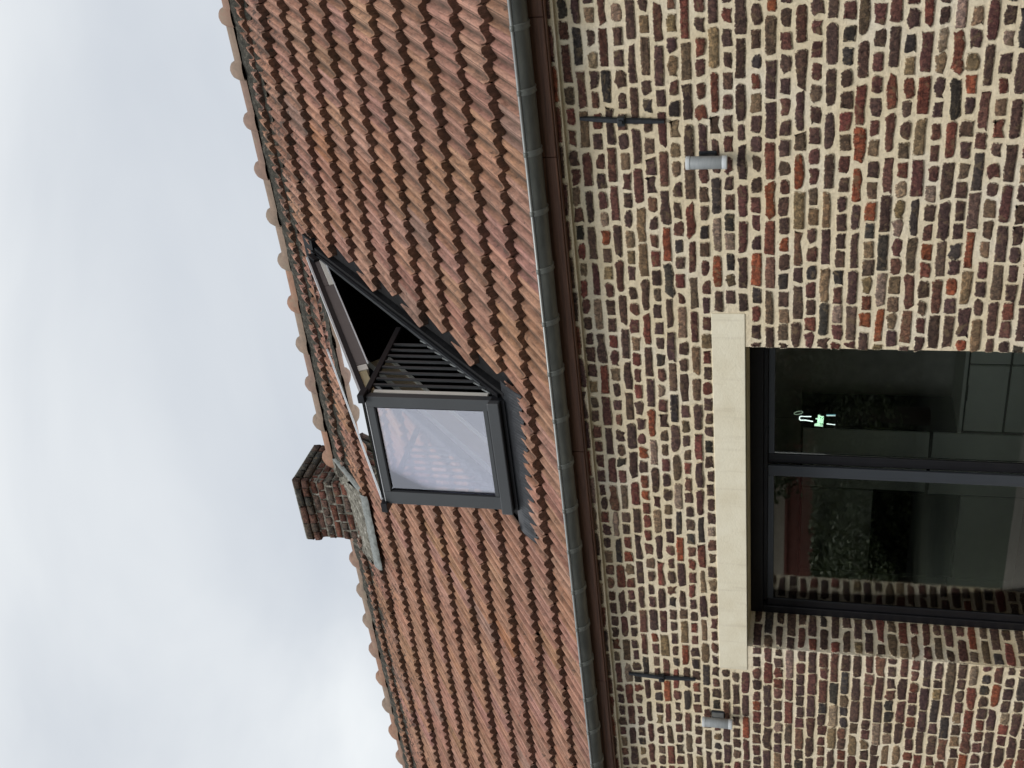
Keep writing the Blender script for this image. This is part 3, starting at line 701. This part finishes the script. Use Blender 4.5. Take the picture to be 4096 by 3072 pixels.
# interior linings of the shaft: far side pale pine with a white edge
wp('shaft_lining', 'white', lambda q: rslab(q, XF - .045, XF - .031, .45, 2.44, -.10, .03), 0)
wp('shaft_lining', 'lining', lambda q: rslab(q, XF - .05, XF - .0315, .45, 2.20, -.235, -.1005), 0)
wp('shaft_lining', 'white', lambda q: rslab(q, XF - .055, XF - .020, .45, 2.20, -.265, -.2355), 0)
wp('inner_casing', 'white', lambda q: q.box(XN - .035, XN + .0, .392, .425, 3.70, 4.49), 0)
# lower sash, upright
SY0, SY1 = .335, .385; SZ0, SZ1 = 3.635, 4.535
def sb(name, m, x0, x1, y0, y1, z0, z1, b=.003):
    q = MB(); q.box(x0, x1, y0, y1, z0, z1); return sub(q, name, m, rw, b)
sb('lower_sash', 'anthracite', -4.118, XN, SY0, SY1, SZ0 + .03, SZ1 - .004); sb('lower_sash', 'anthracite', XF, -4.822, SY0, SY1, SZ0 + .03, SZ1 - .004)
sb('lower_sash', 'anthracite', -4.8215, -4.1185, SY0, SY1, SZ1 - .055, SZ1 - .005); sb('lower_sash', 'anthracite', -4.8215, -4.1185, SY0 + .004, SY1, SZ0 + .062, SZ0 + .092)
sb('glazing_bead', 'black', -4.8, -4.125, SY0 + .002, SY0 + .014, SZ1 - .062, SZ1 - .0555, 0); sb('glazing_bead', 'black', -4.124, -4.1185, SY0 + .002, SY0 + .014, SZ0 + .093, SZ1 - .062, 0)
sb('glazing_bead', 'black', -4.8215, -4.812, SY0 + .002, SY0 + .014, SZ0 + .093, SZ1 - .062, 0)
sb('pane', 'skyglass', -4.8215, -4.1185, .352, .358, SZ0 + .093, SZ1 - .0555, 0)
sb('sill_cladding', 'anthracite', XF - .005, XN + .005, .285, .334, SZ0 - .035, SZ0 + .045, .008)
sb('sill_cladding', 'black', XF, XN, .336, .40, SZ0 - .06, SZ0 + .0295, 0)
sb('top_trim', 'trim', XF - .002, XN + .002, SY0 - .002, SY1 + .002, SZ1 - .0035, SZ1 + .0005, 0)
sb('corner_bracket', 'black', XN - .035, XN + .028, .30, .40, SZ1 - .012, SZ1 + .035); sb('corner_bracket', 'black', XF - .055, XF + .02, .30, .40, SZ1 - .018, SZ1 + .028)
# railings on both sides: handrail and upright bars, the near ones seen
def rail(x, nm):
    q = MB(); q.hexa([(x - .014, .37, 4.513), (x + .014, .37, 4.513), (x + .014, 1.25, 4.563), (x - .014, 1.25, 4.563), (x - .014, .37, 4.552), (x + .014, .37, 4.552), (x + .014, 1.25, 4.602), (x - .014, 1.25, 4.602)])
    sub(q, 'handrail', 'black', rw, .002)
    y = .485
    while y < 1.08:
        q = MB(); zt = 4.513 + (y - .37) * .057; zb = Z0 + y + .03
        q.box(x - .007, x + .007, y - .009, y + .009, zb, zt + .01); sub(q, 'railing_bar', 'anthracite', rw); y += .0765
rail(XN - .002, ''); rail(XF + .002, '')
q = MB()      # folded steel links along the foot of the railing
for i in range(9):
    y = .46 + i * .0765; a = RP(XN - .006, y, .05); b = RP(XN - .006, y + .06, .062); q.tube([a, b], .006, 5)
sub(q, 'folding_link', 'galv', rw)
# upper sash, hinged at the head, swung up
PH = Vector((0, 2.43, 5.745)); PL = Vector((0, .392, 4.556)); dS = (PL - PH).normalized(); nS = Vector((0, -dS.z, dS.y)) * -1
if nS.z < 0: nS = -nS
LS = (PL - PH).length
def US(x, s, h): v = PH + dS * s + nS * h; return Vector((x, v.y, v.z))
def uslab(q, x0, x1, s0, s1, h0, h1):
    q.hexa([US(x0, s0, h0), US(x0, s1, h0), US(x1, s1, h0), US(x1, s0, h0), US(x0, s0, h1), US(x0, s1, h1), US(x1, s1, h1), US(x1, s0, h1)])
wp('upper_sash', 'black', lambda q: uslab(q, XN - .060, XN, 0, LS, -.020, .016)); wp('upper_sash', 'black', lambda q: uslab(q, XF, XF + .06, 0, LS, -.02, .016))
wp('upper_sash', 'black', lambda q: uslab(q, XF + .0605, XN - .0605, 0, .10, -.02, .016)); wp('upper_sash', 'black', lambda q: uslab(q, XF + .0605, XN - .0605, LS - .05, LS, -.02, .016))
wp('sash_lining', 'brown', lambda q: uslab(q, XN - .058, XN - .004, .62, LS - .38, -.095, -.0205)); wp('sash_lining', 'white', lambda q: uslab(q, XN - .062, XN - .001, .06, .615, -.095, -.060))
wp('sash_lining', 'brown', lambda q: uslab(q, XN - .057, XN - .003, .06, .615, -.0595, -.0205))
wp('sash_lining', 'white', lambda q: uslab(q, XN - .056, XN - .006, LS - .375, LS - .30, -.090, -.0205))
wp('sash_lining', 'soffit', lambda q: uslab(q, XN - .055, XN - .012, LS - .299, LS - .02, -.075, -.0205))
wp('sash_lining', 'brown', lambda q: uslab(q, XF + .004, XF + .058, .02, LS - .38, -.085, -.0205))
wp('edge_trim', 'trim', lambda q: uslab(q, XN - .012, XN + .004, 0, LS, .0165, .034)); wp('edge_trim', 'trim', lambda q: uslab(q, XN - .006, XN + .0025, .05, LS - .36, -.106, -.0955))
wp('edge_trim', 'trim', lambda q: uslab(q, XF - .006, XF + .008, 0, LS, .0165, .034))
wp('pane', 'clearglass', lambda q: uslab(q, XF + .0085, XN - .0125, .06, LS - .002, .020, .027), 0)
q = MB(); q.tube([US(XN - .03, .34, -.03), RP(XN - .03, 1.30, -.04)], [.011, .011], 8); 
# pleated apron under the sill
ap = MB(); vs = []; seg = 150
for i in range(seg + 1):
    x = -3.90 + (-5.11 + 3.90) * i / seg; fold = .006 * math.sin(i * 2.1) + .004 * math.sin(i * 3.7 + 1)
    bay = abs(math.sin((x + .1) * math.pi / .205)); zig = .018 * (bay ** .5) + rnd.uniform(-.004, .004)
    vs += [RP(x, .385, .022), RP(x, .335, .030), RP(x, .295, .026 + fold * .5), RP(x, .262 - zig * .5, .022 + fold), RP(x, .236 - zig, .014 + fold * 1.6)]
ap.add(vs, [(i * 5 + j, i * 5 + j + 1, i * 5 + j + 6, i * 5 + j + 5) for i in range(seg) for j in range(4)], True)
sub(ap, 'pleated_apron', 'pleat', rw)

# ================================================================== things on the wall
def anchor(x0, z0, x1, z1, label):
    a = tag(empty('wall_anchor', ((x0 + x1) / 2, 0, (z0 + z1) / 2)), label, 'wall anchor', 'forged iron anchors on the brick wall')
    cx, cz = (x0 + x1) / 2, (z0 + z1) / 2; n_ = 7; q = MB(); vs = []
    for i in range(n_ + 1):
        t = i / n_; s = abs(t - .5) * 2; w_ = .0165 * (1 - .35 * s ** 4); y = -.020 - .012 * (1 - s)
        x = x0 + (x1 - x0) * t - cx; z = z0 + (z1 - z0) * t - cz
        vs += [(x - w_, y + .008, z), (x - w_ * .6, y - .006, z), (x + w_ * .6, y - .006, z), (x + w_, y + .008, z)]
    q.add(vs, [(i * 4 + j, i * 4 + (j + 1) % 4, (i + 1) * 4 + (j + 1) % 4, (i + 1) * 4 + j) for i in range(n_) for j in range(4)]); q.f += [(0, 3, 2, 1), tuple(n_ * 4 + j for j in range(4))]; q.sm += [False] * 2
    q.obj('iron_bar', 'iron', a, .0015)
    q = MB(); q.box(-.024, .024, -.05, -.012, -.02, .02); q.obj('collar', 'iron', a, .006)
    q = MB(); q.box(-.010, .010, -.062, .05, -.010, .010); q.obj('tie_rod', 'iron', a, .003)
    return a
anchor(-2.046, 2.856, -2.074, 2.42, 'nearer, larger black iron wall anchor beside the larger grey lamp with dark bracket')
anchor(-6.022, 2.83, -6.022, 2.372, 'farther, smaller black iron wall anchor beyond the far end of the cream lintel')
def lamp(x, zt, zb, label, small):
    a = tag(empty('wall_lamp', (x, 0, (zt + zb) / 2)), label, 'wall lamp', 'up and down wall lamps')
    h = (zt - zb) / 2; n_ = 20; y = -.085; r = .0335
    def cyl(nm, m, z0, z1, rad, cap=True):
        q = MB(); q.tube([(0, y, z0), (0, y, z1)], rad, 24); return q.obj(nm, m, a, .0015)
    cyl('lamp_body', 'lamp', -h + .026, h - .022, r); cyl('glass_collar', 'frost', h - .0215, h, r + .0015); cyl('glass_collar', 'frost', -h, -h + .0255, r + .0015)
    q = MB(); q.box(-.022, .022, -.052, -.002, -.04, .04); q.obj('wall_bracket', 'lamp' if small else 'iron', a, .004)
    q = MB(); q.box(-.032, .032, -.012, .0, -.045, .045); q.obj('wall_plate', 'iron', a, .003)
    return a
lamp(-2.272, 2.311, 2.103, 'nearer, larger grey cylinder wall lamp with pale end collars and dark bracket', False)
lamp(-6.352, 2.328, 2.124, 'farther, smaller grey cylinder wall lamp with grey bracket beyond the cream lintel', True)

# ================================================================== ground and the garden behind the camera (reflected in the panes)
g = MB(); g.box(-90, 60, -3.2, 60, -.35, -.25); tag(g.obj('gravel_yard', 'ground'), kind='structure')
g = MB(); g.box(-140, 90, -160, -3.201, -.35, -.27); tag(g.obj('lawn', 'lawn'), kind='structure')
q = MB(); q.box(-46, -12, -16.3, -16, -.27, 2.15); q.box(-46.1, -11.9, -16.36, -15.94, 2.1505, 2.22)
t_ = q.obj('garden_wall', 'redwall'); tag(t_, 'red brick garden wall reflected at the top of the big window', 'garden wall')
nb = tag(empty('neighbour_house', (-23.6, -30, -.3)), 'pale beige house with low roof reflected in the left pane', 'house')
q = MB(); q.box(-9, 9, -4, 4, 0, 3.6); q.obj('wall', 'beige', nb)
q = MB(); q.add([(-9.4, -4.5, 3.6), (9.4, -4.5, 3.6), (9.4, 4.5, 3.6), (-9.4, 4.5, 3.6), (-9.4, 0, 6.6), (9.4, 0, 6.6)], [(0, 1, 5, 4), (2, 3, 4, 5), (0, 4, 3), (1, 2, 5), (3, 2, 1, 0)]); q.obj('roof', 'redwall', nb)
def leaves(name, c, rad, n_, parent, size=.055):
    q = MB(); rr = random.Random(n_)
    clumps = [(Vector((rr.gauss(0, .45), rr.gauss(0, .45), rr.gauss(0, .45))), rr.uniform(.25, .5)) for _ in range(26)]
    for i in range(n_):
        cc, cs = rr.choice(clumps); d = Vector((rr.gauss(0, 1), rr.gauss(0, 1), rr.gauss(0, 1))).normalized() * cs * rr.uniform(.5, 1)
        p = Vector(((cc + d).x * rad[0], (cc + d).y * rad[1], (cc + d).z * rad[2])) + Vector(c)
        a = Vector((rr.gauss(0, 1), rr.gauss(0, 1), rr.gauss(0, 1))).normalized() * size; b = a.cross(Vector((rr.gauss(0, 1), rr.gauss(0, 1), rr.gauss(0, 1)))).normalized() * size * .5
        q.add([p - a, p + b, p + a, p - b], [(0, 1, 2, 3)])
    return q.obj(name, 'leaf', parent)
def tree(x, y, h, rad, label, n_=14000):
    t = tag(empty('garden_tree', (x, y, -.27)), label, 'tree', 'trees reflected in the big window')
    q = MB(); q.tube([(0, 0, 0), (.05, .03, h * .35), (-.04, .05, h * .7)], [.16, .12, .05], 8)
    for s in (-1, 1): q.tube([(.03, .03, h * .35), (s * rad[0] * .35, .1 * s, h * .6)], [.08, .03], 6)
    q.obj('trunk', 'bark', t); leaves('crown', (0, 0, h * .55), rad, n_, t)
tree(-11.6, -11.0, 4.6, (2.3, 1.9, 2.0), 'broad dark tree reflected in the right pane of the window')
tree(-15.8, -11.6, 1.9, (1.8, 1.3, .8), 'low dark shrubby tree reflected in the left pane of the window', 9000)
tree(-8.4, -12.5, 5.0, (1.8, 1.7, 2.2), 'tall dark tree reflected at the edge of the right pane', 12000)

hd = tag(empty('garden_hedge', (-24, -13.2, -.27)), 'long clipped green hedge reflected across the middle of the window', 'hedge')
q = MB(); q.box(-16, 16, -.35, .35, 0, 1.72); q.obj('hedge_core', 'hedgecore', hd)
q = MB(); rr = random.Random(3)
for i in range(16000):
    f = rr.random(); x = rr.uniform(-16.1, 12.5)
    if f < .75: p = Vector((x, .42 + rr.gauss(0, .06), rr.uniform(0, 1.85)))
    else: p = Vector((x, rr.uniform(-.4, .45), 1.78 + rr.gauss(0, .06)))
    a = Vector((rr.gauss(0, 1), rr.gauss(0, 1), rr.gauss(0, 1))).normalized() * .075; b = a.cross(Vector((rr.gauss(0, 1), rr.gauss(0, 1), rr.gauss(0, 1)))).normalized() * .04
    q.add([p - a, p + b, p + a, p - b], [(0, 1, 2, 3)])
q.obj('foliage', 'leaf', hd)
